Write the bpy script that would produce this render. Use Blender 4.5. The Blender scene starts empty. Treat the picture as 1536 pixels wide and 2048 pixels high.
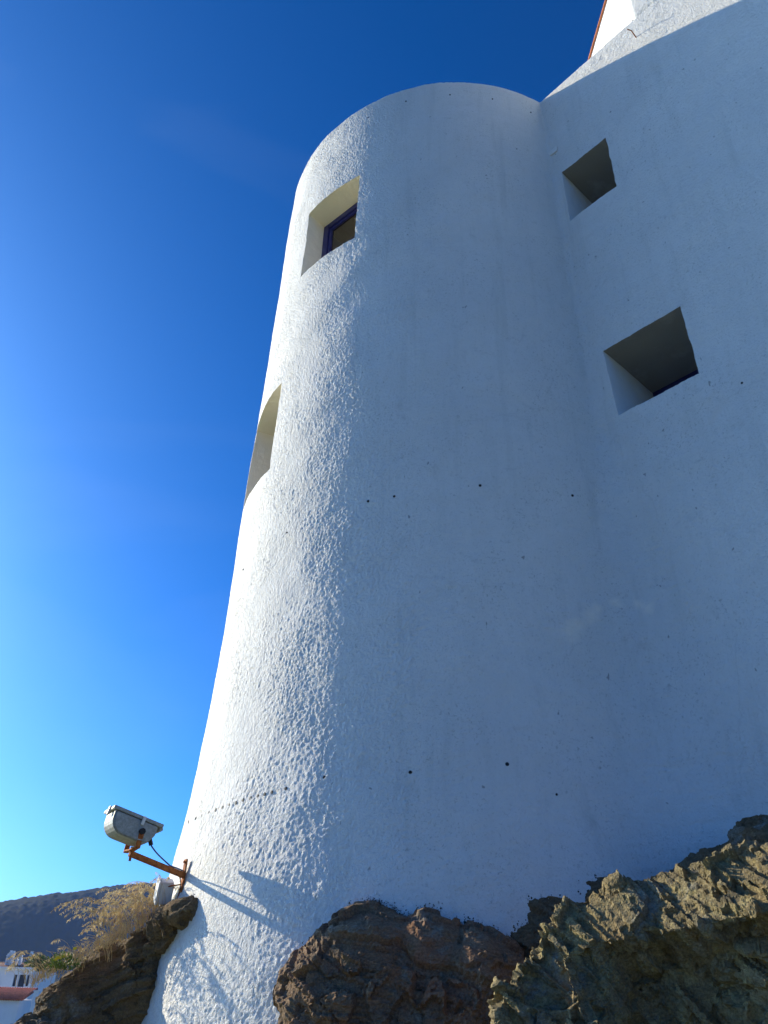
import bpy, bmesh, math, random
import numpy as np
from mathutils import Vector, Matrix

# ------------------------------------------------------------------ camera
EYE = 1.6                                    # eye height above the ground under the camera
FPX, PITCH, ROLL = 1540.0, math.radians(32), math.radians(1.5)
_F = np.array([0, math.cos(PITCH), math.sin(PITCH)])
_U0 = np.array([0, -math.sin(PITCH), math.cos(PITCH)])
_R0 = np.array([1.0, 0, 0])
_R = _R0 * math.cos(ROLL) + _U0 * math.sin(ROLL)
_U = _U0 * math.cos(ROLL) - _R0 * math.sin(ROLL)
scene = bpy.context.scene
col = scene.collection
cd = bpy.data.cameras.new('camera')
cd.sensor_fit = 'VERTICAL'
cd.sensor_height = 34.6
cd.lens = 34.6 * FPX / 2048
cd.clip_start = 0.05
cd.clip_end = 20000
cam = bpy.data.objects.new('camera', cd)
col.objects.link(cam)
cam.matrix_world = Matrix(((_R[0], _U[0], -_F[0], 0), (_R[1], _U[1], -_F[1], 0), (_R[2], _U[2], -_F[2], EYE), (0, 0, 0, 1)))
scene.camera = cam

# ------------------------------------------------------------------ sky, sun, exposure
SUN_AZ, SUN_EL = math.radians(-61.3), math.radians(20)      # azimuth from +Y towards +X
SUN = np.array([math.sin(SUN_AZ) * math.cos(SUN_EL), math.cos(SUN_AZ) * math.cos(SUN_EL), math.sin(SUN_EL)])
world = bpy.data.worlds.new('World')
scene.world = world
world.use_nodes = True
nt = world.node_tree
for nd in list(nt.nodes):
    nt.nodes.remove(nd)
out = nt.nodes.new('ShaderNodeOutputWorld')
bg = nt.nodes.new('ShaderNodeBackground')
sky = nt.nodes.new('ShaderNodeTexSky')
sky.sky_type = 'NISHITA'
sky.sun_disc = False
sky.sun_elevation = SUN_EL
sky.sun_rotation = SUN_AZ
sky.air_density = 0.6
sky.dust_density = 1.6
sky.ozone_density = 10.0
sky.altitude = 20
hsv = nt.nodes.new('ShaderNodeHueSaturation')
hsv.inputs['Saturation'].default_value = 1.10
gam = nt.nodes.new('ShaderNodeGamma'); gam.inputs[1].default_value = 1.14
tint = nt.nodes.new('ShaderNodeMix'); tint.data_type = 'RGBA'; tint.blend_type = 'MULTIPLY'
tint.inputs[0].default_value = 1.0; tint.inputs[7].default_value = (0.86, 1.06, 0.98, 1)
nt.links.new(sky.outputs[0], gam.inputs[0])
nt.links.new(gam.outputs[0], hsv.inputs['Color'])
# thin cirrus over the whole sky
tc = nt.nodes.new('ShaderNodeTexCoord')
mp = nt.nodes.new('ShaderNodeMapping')
mp.inputs['Scale'].default_value = (1.2, 2.6, 3.2)
mp.inputs['Rotation'].default_value = (0.3, 0.5, 0.4)
cn = nt.nodes.new('ShaderNodeTexNoise')
cn.inputs['Scale'].default_value = 0.9
cn.inputs['Detail'].default_value = 4
cn.inputs['Roughness'].default_value = 0.55
cn.inputs['Distortion'].default_value = 0.4
cr = nt.nodes.new('ShaderNodeMapRange')
cr.inputs['From Min'].default_value = 0.50
cr.inputs['From Max'].default_value = 0.92
cr.inputs['To Max'].default_value = 0.1
mixc = nt.nodes.new('ShaderNodeMix')
mixc.data_type = 'RGBA'
mixc.inputs[7].default_value = (4.4, 5.2, 6.2, 1)
nt.links.new(tc.outputs['Generated'], mp.inputs['Vector'])
nt.links.new(mp.outputs[0], cn.inputs['Vector'])
nt.links.new(cn.outputs[0], cr.inputs['Value'])
nt.links.new(cr.outputs[0], mixc.inputs[0])
nt.links.new(hsv.outputs[0], tint.inputs[6])
nt.links.new(tint.outputs[2], mixc.inputs[6])
nt.links.new(mixc.outputs[2], bg.inputs['Color'])
bg.inputs['Strength'].default_value = 0.132
nt.links.new(bg.outputs[0], out.inputs['Surface'])

sl = bpy.data.lights.new('sun', 'SUN')
sl.energy = 5.0
sl.angle = math.radians(0.5)
sl.color = (1.0, 0.88, 0.64)
sun = bpy.data.objects.new('sun', sl)
col.objects.link(sun)
sun.location = (-20, 10, 20)
sun.rotation_euler = Vector(tuple(-SUN)).to_track_quat('-Z', 'Y').to_euler()

vs = scene.view_settings
vs.view_transform = 'Standard'
vs.look = 'None'
vs.gamma = 1
vs.use_curve_mapping = False
vs.exposure = 0.66
scene.render.engine = 'CYCLES'
scene.cycles.use_denoising = True
scene.cycles.denoiser = 'OPENIMAGEDENOISE'
scene.cycles.denoising_input_passes = 'RGB_ALBEDO_NORMAL'
scene.cycles.max_bounces = 10
scene.cycles.diffuse_bounces = 8
scene.cycles.volume_bounces = 1
scene.cycles.sample_clamp_indirect = 6

rng = np.random.default_rng(7)
random.seed(7)

# ------------------------------------------------------------------ helpers
def tag(o, label=None, cat=None, group=None, kind=None):
    if label: o['label'] = label
    if cat: o['category'] = cat
    if group: o['group'] = group
    if kind: o['kind'] = kind
    return o

def ray(px, py):
    return (px - 768) / FPX * _R + (1024 - py) / FPX * _U + _F

def at(px, py, d):
    """point seen at a photo pixel, d metres away over the ground (eye at the origin)"""
    r = ray(px, py)
    return r / math.hypot(r[0], r[1]) * d

def empty(name, loc):
    o = bpy.data.objects.new(name, None)
    o.empty_display_size = 0.2
    col.objects.link(o)
    o.location = tuple(loc)
    return o

def link(name, mesh, parent=None, loc=None):
    o = bpy.data.objects.new(name, mesh)
    col.objects.link(o)
    if parent is not None:
        o.parent = parent
        if loc is None:
            p, off = parent, Vector()
            while p is not None:
                off = off + p.location
                p = p.parent
            o.location = -off
    if loc is not None:
        o.location = tuple(loc)
    return o

def grid_mesh(name, V, quads, mat, smooth=True):
    me = bpy.data.meshes.new(name)
    V = np.asarray(V, np.float32).reshape(-1, 3)
    quads = np.asarray(quads, np.int32).reshape(-1, 4)
    me.vertices.add(len(V))
    me.vertices.foreach_set('co', V.ravel())
    me.loops.add(quads.size)
    me.loops.foreach_set('vertex_index', quads.ravel())
    me.polygons.add(len(quads))
    me.polygons.foreach_set('loop_start', np.arange(0, quads.size, 4, dtype=np.int32))
    me.polygons.foreach_set('use_smooth', np.full(len(quads), smooth))
    me.update(calc_edges=True)
    me.materials.append(mat)
    return me

class MB:
    """collects boxes, tubes and lathes into one mesh"""
    def __init__(self): self.v, self.f = [], []
    def box(self, c, h, axes=None):
        c = np.asarray(c, float)
        A = np.eye(3) if axes is None else np.asarray(axes, float)
        n = len(self.v)
        for sx in (-1, 1):
            for sy in (-1, 1):
                for sz in (-1, 1):
                    self.v.append(tuple(c + A[0] * h[0] * sx + A[1] * h[1] * sy + A[2] * h[2] * sz))
        for q in ((0, 1, 3, 2), (4, 6, 7, 5), (0, 4, 5, 1), (2, 3, 7, 6), (0, 2, 6, 4), (1, 5, 7, 3)):
            self.f.append(tuple(n + i for i in q))
        return self
    def tube(self, pts, r, k=8, cap=True):
        pts = [np.asarray(p, float) for p in pts]
        rr = [r] * len(pts) if np.isscalar(r) else list(r)
        n = len(self.v)
        ref = None
        for i, p in enumerate(pts):
            t = pts[min(i + 1, len(pts) - 1)] - pts[max(i - 1, 0)]
            t = t / (np.linalg.norm(t) + 1e-9)
            if ref is None:
                ref = np.array([0, 0, 1.0]) if abs(t[2]) < 0.9 else np.array([1.0, 0, 0])
            a = np.cross(t, ref); a /= np.linalg.norm(a) + 1e-9
            b = np.cross(a, t)
            ref = b
            for j in range(k):
                an = 2 * math.pi * j / k
                self.v.append(tuple(p + rr[i] * (a * math.cos(an) + b * math.sin(an))))
        for i in range(len(pts) - 1):
            for j in range(k):
                self.f.append((n + i * k + j, n + i * k + (j + 1) % k, n + (i + 1) * k + (j + 1) % k, n + (i + 1) * k + j))
        if cap and k > 2:
            self.f.append(tuple(n + j for j in range(k))[::-1])
            self.f.append(tuple(n + (len(pts) - 1) * k + j for j in range(k)))
        return self
    def prism(self, poly, ext):
        """poly: 3D points of a flat outline, ext: extrusion vector"""
        n, m = len(self.v), len(poly)
        ext = np.asarray(ext, float)
        for p in poly: self.v.append(tuple(np.asarray(p, float)))
        for p in poly: self.v.append(tuple(np.asarray(p, float) + ext))
        self.f.append(tuple(range(n, n + m))[::-1])
        self.f.append(tuple(range(n + m, n + 2 * m)))
        for i in range(m):
            j = (i + 1) % m
            self.f.append((n + i, n + j, n + m + j, n + m + i))
        return self
    def quad(self, *p):
        n = len(self.v)
        for q in p: self.v.append(tuple(q))
        self.f.append(tuple(range(n, n + len(p))))
        return self
    def build(self, name, mat, parent=None, smooth=False, bevel=0.0, fix=True):
        me = bpy.data.meshes.new(name)
        me.from_pydata([tuple(map(float, p)) for p in self.v], [], self.f)
        if fix or bevel:
            bm = bmesh.new(); bm.from_mesh(me)
            if bevel:
                bmesh.ops.bevel(bm, geom=[e for e in bm.edges if e.is_manifold and e.calc_face_angle(0) > 0.5],
                                offset=bevel, segments=2, affect='EDGES', clamp_overlap=True)
            bmesh.ops.recalc_face_normals(bm, faces=bm.faces)
            bm.to_mesh(me); bm.free()
        if smooth:
            me.polygons.foreach_set('use_smooth', [True] * len(me.polygons))
        me.materials.append(mat)
        return link(name, me, parent)

# vectorised gradient noise
_G = np.random.default_rng(3).normal(size=(512, 3)).astype(np.float32)
_G /= np.linalg.norm(_G, axis=1, keepdims=True)
def pn(p, seed=0):
    p = np.asarray(p, np.float32)
    i = np.floor(p).astype(np.int64)
    f = p - i
    u = f * f * f * (f * (f * 6 - 15) + 10)
    res = None
    def g(dx, dy, dz):
        h = ((i[:, 0] + dx) * 73856093 ^ (i[:, 1] + dy) * 19349663 ^ (i[:, 2] + dz) * 83492791 ^ (seed * 2654435761)) & 0x7fffffff
        h = (h ^ (h >> 13)) * 1274126177 & 0x7fffffff
        gr = _G[(h ^ (h >> 16)) & 511]
        return gr[:, 0] * (f[:, 0] - dx) + gr[:, 1] * (f[:, 1] - dy) + gr[:, 2] * (f[:, 2] - dz)
    def lp(a, b, t): return a + (b - a) * t
    x00 = lp(g(0, 0, 0), g(1, 0, 0), u[:, 0]); x10 = lp(g(0, 1, 0), g(1, 1, 0), u[:, 0])
    x01 = lp(g(0, 0, 1), g(1, 0, 1), u[:, 0]); x11 = lp(g(0, 1, 1), g(1, 1, 1), u[:, 0])
    return lp(lp(x00, x10, u[:, 1]), lp(x01, x11, u[:, 1]), u[:, 2]) * 1.5
def fbm(p, o=4, seed=0, gain=0.5):
    s, a = 0, 1.0
    p = np.asarray(p, np.float32)
    for k in range(o):
        s = s + a * pn(p * (2.03 ** k) + 17.3 * k, seed + k)
        a *= gain
    return s
def ridged(p, o=4, seed=0, gain=0.55):
    s, a = 0, 1.0
    p = np.asarray(p, np.float32)
    for k in range(o):
        s = s + a * (1 - 2 * np.abs(pn(p * (2.03 ** k) + 11.7 * k, seed + k)))
        a *= gain
    return s
def smooth(a, b, x):
    t = np.clip((np.asarray(x, float) - a) / (b - a), 0, 1)
    return t * t * (3 - 2 * t)

# ------------------------------------------------------------------ materials
def mat(name, rough=0.8, spec=0.3):
    m = bpy.data.materials.new(name)
    m.use_nodes = True
    b = m.node_tree.nodes['Principled BSDF']
    b.inputs['Roughness'].default_value = rough
    b.inputs['Specular IOR Level'].default_value = spec
    return m, m.node_tree, b
def N(t, kind, **kw):
    n = t.nodes.new('ShaderNode' + kind)
    for k, v in kw.items():
        if k in n.inputs: n.inputs[k].default_value = v
        else: setattr(n, k, v)
    return n
def noise(t, scale, detail=4, rough=0.55, dist=0.0, vec=None):
    n = N(t, 'TexNoise', Scale=scale, Detail=detail, Roughness=rough, Distortion=dist)
    if vec is not None: t.links.new(vec, n.inputs['Vector'])
    return n.outputs[0]
def rng_map(t, v, a, b, c=0.0, d=1.0):
    n = N(t, 'MapRange')
    n.inputs['From Min'].default_value = a; n.inputs['From Max'].default_value = b
    n.inputs['To Min'].default_value = c; n.inputs['To Max'].default_value = d
    t.links.new(v, n.inputs['Value'])
    return n.outputs[0]
def mix(t, fac, a, b, mode='MIX'):
    n = N(t, 'Mix', data_type='RGBA', blend_type=mode)
    for sock, v in ((0, fac), (6, a), (7, b)):
        if isinstance(v, (int, float)): n.inputs[sock].default_value = v
        elif isinstance(v, (tuple, list)): n.inputs[sock].default_value = (*v[:3], 1)
        else: t.links.new(v, n.inputs[sock])
    return n.outputs[2]
def mul(t, a, b, op='MULTIPLY'):
    n = N(t, 'Math', operation=op)
    for s, v in ((0, a), (1, b)):
        if isinstance(v, (int, float)): n.inputs[s].default_value = v
        else: t.links.new(v, n.inputs[s])
    return n.outputs[0]
def pos(t, scale=(1, 1, 1), rot=(0, 0, 0)):
    g = N(t, 'NewGeometry')
    m = N(t, 'Mapping')
    m.inputs['Scale'].default_value = scale
    m.inputs['Rotation'].default_value = rot
    t.links.new(g.outputs['Position'], m.inputs['Vector'])
    return m.outputs[0]
def bump(t, b, h, strength, dist, prev=None):
    n = N(t, 'Bump', Strength=strength, Distance=dist)
    t.links.new(h, n.inputs['Height'])
    if prev is not None: t.links.new(prev, n.inputs['Normal'])
    t.links.new(n.outputs[0], b.inputs['Normal'])
    return n.outputs[0]

def whitewash(name, speck=True, grain=0.9, base=((0.79, 0.785, 0.75), (0.70, 0.705, 0.685))):
    m, t, b = mat(name, 0.75, 0.25)
    p = pos(t)
    big = rng_map(t, noise(t, 0.55, 4, 0.6, 0.6, p), 0.35, 0.7)
    c = mix(t, big, *base)
    ps = pos(t, (1.6, 1.6, 0.18))
    streak = rng_map(t, noise(t, 2.2, 5, 0.6, 0.3, ps), 0.55, 0.85, 0, 0.4)
    c = mix(t, streak, c, (0.63, 0.63, 0.60))
    if speck:
        # dark mould specks gathered in loose patches
        mott = rng_map(t, noise(t, 7, 5, 0.65, 0.3, p), 0.3, 0.72, 0.0, 0.30)
        c = mix(t, mott, c, (0.62, 0.64, 0.60))
        patch = rng_map(t, noise(t, 1.7, 3, 0.6, 0.4, p), 0.38, 0.66, 0.25, 1.0)
        sp = rng_map(t, noise(t, 52, 3, 0.7, 0.8, p), 0.56, 0.70)
        c = mix(t, mul(t, mul(t, patch, sp), 0.60), c, (0.22, 0.23, 0.20))
        blot = rng_map(t, noise(t, 4.5, 6, 0.75, 0.6, p), 0.58, 0.76, 0.0, 0.42)
        c = mix(t, blot, c, (0.42, 0.43, 0.40))
        sp2 = rng_map(t, noise(t, 15, 2, 0.6, 0.3, pos(t, (1, 1, 0.6))), 0.735, 0.76)
        c = mix(t, mul(t, sp2, 0.6), c, (0.16, 0.16, 0.15))
        rain = rng_map(t, noise(t, 3.1, 5, 0.65, 0.25, pos(t, (2.2, 2.2, 0.16))), 0.54, 0.74, 0, 0.34)
        c = mix(t, rain, c, (0.50, 0.52, 0.49))
        cr_ = N(t, 'TexVoronoi', feature='DISTANCE_TO_EDGE', Scale=0.55)
        wv_ = N(t, 'TexNoise', Scale=3.0, Detail=5.0, Roughness=0.6)
        t.links.new(p, wv_.inputs['Vector'])
        va = N(t, 'VectorMath', operation='MULTIPLY_ADD'); va.inputs[1].default_value = (0.22, 0.22, 0.22)
        t.links.new(wv_.outputs['Color'], va.inputs[0]); t.links.new(p, va.inputs[2])
        t.links.new(va.outputs[0], cr_.inputs['Vector'])
        crk = rng_map(t, cr_.outputs['Distance'], 0.0, 0.004, 0.14, 0.0)
        crk = mul(t, crk, rng_map(t, noise(t, 0.9, 2, 0.5, 0, p), 0.48, 0.6))
        c = mix(t, crk, c, (0.25, 0.25, 0.23))
        # pale scuff of new lime on the long wall
        for (sx, sy, rad) in SCUFF:
            vd = N(t, 'VectorMath', operation='DISTANCE'); SCUFF_NODES.append((vd, sx, sy))
            t.links.new(va.outputs[0], vd.inputs[0])
            c = mix(t, rng_map(t, vd.outputs['Value'], rad * 0.2, rad, 0.7, 0.0), c, (0.90, 0.85, 0.74))
        och = rng_map(t, noise(t, 1.1, 3, 0.6, 0.5, pos(t, (1, 1.3, 1), (0, 0, 1))), 0.66, 0.8, 0, 0.35)
        c = mix(t, och, c, (0.62, 0.54, 0.42))
    t.links.new(c, b.inputs['Base Color'])
    n1 = bump(t, b, noise(t, 110, 3, 0.65, 0.2, p), grain, 0.007)
    bump(t, b, noise(t, 55, 3, 0.6, 0.5, p), grain, 0.010, n1)
    return m

SCUFF = ((1130, 1272, .11), (1150, 1252, .11), (1172, 1232, .09), (1195, 1216, .07), (1230, 1207, .06), (1265, 1205, .06), (1290, 1212, .06))
SCUFF_NODES = []
M = {}
M['wash'] = whitewash('whitewash_stucco')
M['wash_plain'] = whitewash('whitewash_smooth', False, 0.25)
M['cream'] = whitewash('cream_reveal_plaster', False, 0.3, ((0.88, 0.83, 0.69), (0.82, 0.77, 0.63)))
M['soffit_shade'] = whitewash('shaded_soffit_plaster', False, 0.3, ((0.28, 0.27, 0.245), (0.24, 0.23, 0.21)))  # plaster darkened to carry the shade under the window heads

def rock_mat(name, cols, p_axis_rot=(0, 0.75, 0), lichen=(0.27, 0.23, 0.11), lich=0.5):
    m, t, b = mat(name, 0.92, 0.12)
    p = pos(t)
    ps = pos(t, (2.0, 2.0, 14.0), p_axis_rot)
    lam = noise(t, 2.6, 6, 0.65, 0.5, ps)
    c = mix(t, rng_map(t, lam, 0.32, 0.68), cols[0], cols[1])
    c = mix(t, rng_map(t, noise(t, 2.3, 4, 0.6, 0.5, p), 0.45, 0.65), c, cols[2])
    li = rng_map(t, noise(t, 9, 5, 0.7, 0.5, p), 0.5, 0.66, 0, lich)
    c = mix(t, li, c, lichen)
    c = mix(t, rng_map(t, noise(t, 3.7, 5, 0.7, 0.8, pos(t, (1, 1, 1), (1, 2, 0))), 0.56, 0.66, 0, 0.7), c, (0.26, 0.26, 0.22))
    c = mix(t, rng_map(t, noise(t, 5.3, 5, 0.7, 0.8, pos(t, (1, 1, 1), (2, 0, 1))), 0.58, 0.68, 0, 0.7), c, (0.10, 0.085, 0.06))
    c = mix(t, rng_map(t, noise(t, 4.1, 5, 0.7, 0.6, pos(t, (1, 1, 1), (0, 1, 2))), 0.62, 0.70, 0, 0.65), c, (0.33, 0.20, 0.09))
    fine = rng_map(t, noise(t, 75, 3, 0.7, 0, p), 0.3, 0.75, 0.55, 1.25)
    c = mix(t, 1.0, c, fine, 'MULTIPLY')
    t.links.new(c, b.inputs['Base Color'])
    n1 = bump(t, b, lam, 0.9, 0.03)
    n2 = bump(t, b, noise(t, 28, 5, 0.7, 0.3, p), 0.8, 0.02, n1)
    bump(t, b, noise(t, 110, 3, 0.7, 0, p), 0.6, 0.006, n2)
    return m
M['schist'] = rock_mat('schist_rock', ((0.34, 0.27, 0.14), (0.21, 0.17, 0.095), (0.28, 0.21, 0.105)), (0, 0.75, 0), (0.50, 0.41, 0.18), 0.6)
M['red_rock'] = rock_mat('reddish_rock', ((0.30, 0.195, 0.115), (0.21, 0.15, 0.10), (0.33, 0.165, 0.09)), (0.3, -0.2, 0), (0.22, 0.18, 0.10), 0.35)
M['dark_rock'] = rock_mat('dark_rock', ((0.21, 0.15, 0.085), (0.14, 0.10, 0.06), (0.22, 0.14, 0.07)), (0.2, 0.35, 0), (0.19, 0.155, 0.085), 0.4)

def plain(name, colr, rough=0.6, var=0.15, scale=8, metal=0.0, spec=0.4, bmp=0.0):
    m, t, b = mat(name, rough, spec)
    p = pos(t)
    d = tuple(x * (1 - var) for x in colr); u = tuple(min(1, x * (1 + var)) for x in colr)
    t.links.new(mix(t, rng_map(t, noise(t, scale, 4, 0.6, 0.2, p), 0.3, 0.7), d, u), b.inputs['Base Color'])
    b.inputs['Metallic'].default_value = metal
    if bmp: bump(t, b, noise(t, scale * 3, 4, 0.6, 0, p), bmp, 0.01)
    return m
M['blue_paint'] = plain('blue_window_paint', (0.02, 0.024, 0.14), 0.45, 0.25, 20)
m, t, b = mat('window_pane', 0.08, 0.5)
b.inputs['Base Color'].default_value = (0.035, 0.02, 0.012, 1)
M['pane'] = m
M['interior'] = plain('dark_interior', (0.05, 0.035, 0.025), 0.9)
M['terracotta'] = plain('terracotta', (0.42, 0.15, 0.06), 0.85, 0.3, 6, bmp=0.3)
M['black'] = plain('black_plastic', (0.012, 0.012, 0.012), 0.6)
M['cable'] = plain('blue_cable', (0.015, 0.06, 0.20), 0.5)
M['box'] = plain('pale_plastic', (0.62, 0.62, 0.58), 0.55, 0.1, 14)
# rusty iron
m, t, b = mat('rusty_iron', 0.85, 0.2)
p = pos(t)
c = mix(t, rng_map(t, noise(t, 26, 5, 0.7, 0.5, p), 0.35, 0.65), (0.20, 0.06, 0.02), (0.42, 0.15, 0.04))
c = mix(t, rng_map(t, noise(t, 60, 3, 0.6, 0, p), 0.58, 0.7), c, (0.05, 0.022, 0.014))
t.links.new(c, b.inputs['Base Color'])
bump(t, b, noise(t, 120, 3, 0.6, 0, p), 0.5, 0.003)
M['rust'] = m
# weathered cast aluminium
m, t, b = mat('weathered_aluminium', 0.62, 0.4)
p = pos(t)
c = mix(t, rng_map(t, noise(t, 40, 5, 0.75, 0.3, p), 0.35, 0.7), (0.22, 0.225, 0.20), (0.40, 0.40, 0.37))
c = mix(t, rng_map(t, noise(t, 9, 4, 0.6, 0.4, p), 0.55, 0.75, 0, 0.6), c, (0.16, 0.15, 0.11))
t.links.new(c, b.inputs['Base Color'])
b.inputs['Metallic'].default_value = 0.25
bump(t, b, noise(t, 130, 3, 0.6, 0, p), 0.4, 0.002)
M['alu'] = m
m, t, b = mat('lamp_glass', 0.1, 0.5)
b.inputs['Base Color'].default_value = (0.5, 0.55, 0.55, 1)
M['glass'] = m
M['house_wall'] = plain('house_whitewash', (0.78, 0.78, 0.77), 0.8, 0.06, 0.8)
M['house_dark'] = plain('house_window_dark', (0.03, 0.035, 0.05), 0.3, 0.2, 1)
M['tile'] = plain('old_roof_tiles', (0.40, 0.12, 0.07), 0.9, 0.35, 3, bmp=0.5)
M['tile_brown'] = plain('brown_roof_tiles', (0.24, 0.12, 0.08), 0.9, 0.35, 2, bmp=0.5)
m, t, b = mat('dry_straw', 0.8, 0.15)
inf = N(t, 'NewGeometry')
c = mix(t, rng_map(t, noise(t, 14, 3, 0.6, 0, pos(t)), 0.35, 0.65), (0.44, 0.32, 0.15), (0.70, 0.56, 0.31))
t.links.new(c, b.inputs['Base Color'])
tr = N(t, 'BsdfTranslucent'); ad = N(t, 'MixShader'); ad.inputs[0].default_value = 0.35
t.links.new(c, tr.inputs['Color'])
t.links.new(b.outputs[0], ad.inputs[1]); t.links.new(tr.outputs[0], ad.inputs[2])
t.links.new(ad.outputs[0], t.nodes['Material Output'].inputs['Surface'])
M['straw'] = m
m, t, b = mat('green_leaf', 0.6, 0.3)
c = mix(t, rng_map(t, noise(t, 22, 3, 0.6, 0, pos(t)), 0.35, 0.65), (0.05, 0.09, 0.018), (0.11, 0.15, 0.03))
t.links.new(c, b.inputs['Base Color'])
tr = N(t, 'BsdfTranslucent'); ad = N(t, 'MixShader'); ad.inputs[0].default_value = 0.3
t.links.new(c, tr.inputs['Color'])
t.links.new(b.outputs[0], ad.inputs[1]); t.links.new(tr.outputs[0], ad.inputs[2])
t.links.new(ad.outputs[0], t.nodes['Material Output'].inputs['Surface'])
M['leaf'] = m
M['petal'] = plain('yellow_petal', (0.80, 0.58, 0.02), 0.6, 0.1)
M['bark'] = plain('bark', (0.10, 0.07, 0.05), 0.9)
# hillside
m, t, b = mat('wooded_hillside', 0.95, 0.05)
p = pos(t)
c = mix(t, rng_map(t, noise(t, 0.02, 5, 0.65, 0.5, p), 0.35, 0.65), (0.015, 0.021, 0.011), (0.022, 0.026, 0.014))
c = mix(t, rng_map(t, noise(t, 0.11, 3, 0.6, 0.2, p), 0.52, 0.66, 0, 0.7), c, (0.011, 0.018, 0.009))
t.links.new(c, b.inputs['Base Color'])
M['hill'] = m
m, t, b = mat('coast_ground', 0.95, 0.1)
p = pos(t)
c = mix(t, rng_map(t, noise(t, 0.6, 6, 0.65, 0.4, p), 0.35, 0.65), (0.27, 0.29, 0.17), (0.21, 0.23, 0.13))
t.links.new(c, b.inputs['Base Color'])
bump(t, b, noise(t, 6, 6, 0.65, 0.3, p), 0.7, 0.08)
M['ground'] = m

# ------------------------------------------------------------------ the white tower house
C = np.array([0.8514, 7.8327])                    # tower axis
NV = np.array([-0.743, -0.669, 0.0]); NV /= np.linalg.norm(NV)     # outward normal of the long wall
WD = np.array([-NV[1], NV[0], 0.0])                                # along the wall, towards the viewer's right
ZK = np.array([-2, -1, 0, .4, .8, 1.2, 1.6, 2, 3, 4, 5, 6, 7, 8, 9, 10., 14])
RK = np.array([3.1, 2.92, 2.77, 2.73, 2.67, 2.605, 2.565, 2.535, 2.497, 2.485, 2.47, 2.44, 2.418, 2.405, 2.392, 2.37, 2.37])
def Rz(z):
    z = np.asarray(z, float)
    return sum(np.interp(z + o, ZK, RK) for o in (-.3, -.15, 0, .15, .3)) / 5
DC, AJ = 0.635, 2.2835                             # wall line ahead of the axis; where it meets the rim
def fil(z): return np.interp(z, [0, 1.5, 3, 4.4, 5, 7, 8.3, 10], [0.9, 0.8, 0.5, 0.15, 0.12, 0.09, 0.07, 0.03])
TOP, STEP = 10.0, 1.39
ZB = -1.4
WIN = {   # name: (kind, lo, hi, z0, z1, depth)
    'ul': ('t', -52.4, -31.5, 7.26, 8.45, 0.36),
    'll': ('t', -77.0, -54.8, 4.48, 5.64, 0.36),
    'ur': ('w', 0.155, 0.76, 7.43, 8.32, 1.05),
    'lr': ('w', 0.24, 1.08, 4.53, 5.355, 0.98)}

def lines(a, b, step, fixed):
    ks = sorted({a, b, *[x for x in fixed if a < x < b]})
    o = []
    for p, q in zip(ks[:-1], ks[1:]):
        n = max(1, int(round((q - p) / step)))
        o += list(np.linspace(p, q, n, endpoint=False))
    return np.array(o + [b])

zrow = lines(ZB, TOP, 0.0096, [w[k] for w in WIN.values() for k in (3, 4)])
tfix = [w[k] for w in WIN.values() if w[0] == 't' for k in (1, 2)]
wfix = [w[k] for w in WIN.values() if w[0] == 'w' for k in (1, 2)] + [STEP]
th_a = lines(-175, -104, 3.0, [])
th_b = lines(-104, -14, 0.19, tfix)
th_c = lines(-14, 2, 0.5, [])
th_cols = np.concatenate([th_a[:-1], th_b[:-1], th_c])
NB, NF, NL = 12, 10, 10
s_a = lines(0.155, 2.75, 0.018, wfix)
s_b = lines(2.75, 5.5, 0.1, [])
s_cols = np.concatenate([s_a, s_b[1:]])

def section(z):
    """(a, b) points of the outline at height z: a along the wall, b out of it, from the tower axis"""
    r, q = float(Rz(z)), float(fil(z))
    nth = math.degrees(math.atan2(NV[0], -NV[1]))           # bearing of the wall normal, 0 = towards the viewer
    fc = (math.sqrt((r + q) ** 2 - (DC + q) ** 2), DC + q)
    phi = math.degrees(math.atan2(fc[0], fc[1]))
    tht = nth + phi
    ths = np.concatenate([th_cols, np.linspace(th_cols[-1], tht, NB + 1)[1:]])
    ph = np.radians(ths - nth)
    A = [r * np.sin(ph)]; B = [r * np.cos(ph)]
    # fillet from the tower tangent to the wall tangent
    a0 = math.atan2(-fc[1], -fc[0]); a1 = -math.pi / 2
    if a0 > 0: a0 -= 2 * math.pi
    an = np.linspace(a0, a1, NF + 1)[1:]
    A.append(fc[0] + q * np.cos(an)); B.append(fc[1] + q * np.sin(an))
    st = fc[0] - AJ
    lo = max(s_cols[0], st + 0.02)
    sc = np.where(s_cols <= STEP, lo + (s_cols - s_cols[0]) * (STEP - lo) / (STEP - s_cols[0]), s_cols)
    pre = np.linspace(st, sc[0], NL + 1)[1:-1]
    s = np.concatenate([pre, sc]) + AJ
    A.append(s); B.append(np.full(len(s), DC))
    return np.concatenate(A), np.concatenate(B)

nz = len(zrow)
S = [section(z) for z in zrow]
AA = np.array([s[0] for s in S]); BB = np.array([s[1] for s in S])
nc = AA.shape[1]
COL_T = {round(x, 4): i for i, x in enumerate(th_cols)}
W0 = len(th_cols) + NB + NF + (NL - 1)
COL_W = {round(x, 4): W0 + i for i, x in enumerate(s_cols)}
ZI = {round(x, 4): i for i, x in enumerate(zrow)}

def world_pts(A, B, Z):
    P = np.zeros(A.shape + (3,))
    P[..., 0] = C[0] + A * WD[0] + B * NV[0]
    P[..., 1] = C[1] + A * WD[1] + B * NV[1]
    P[..., 2] = Z
    return P

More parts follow.
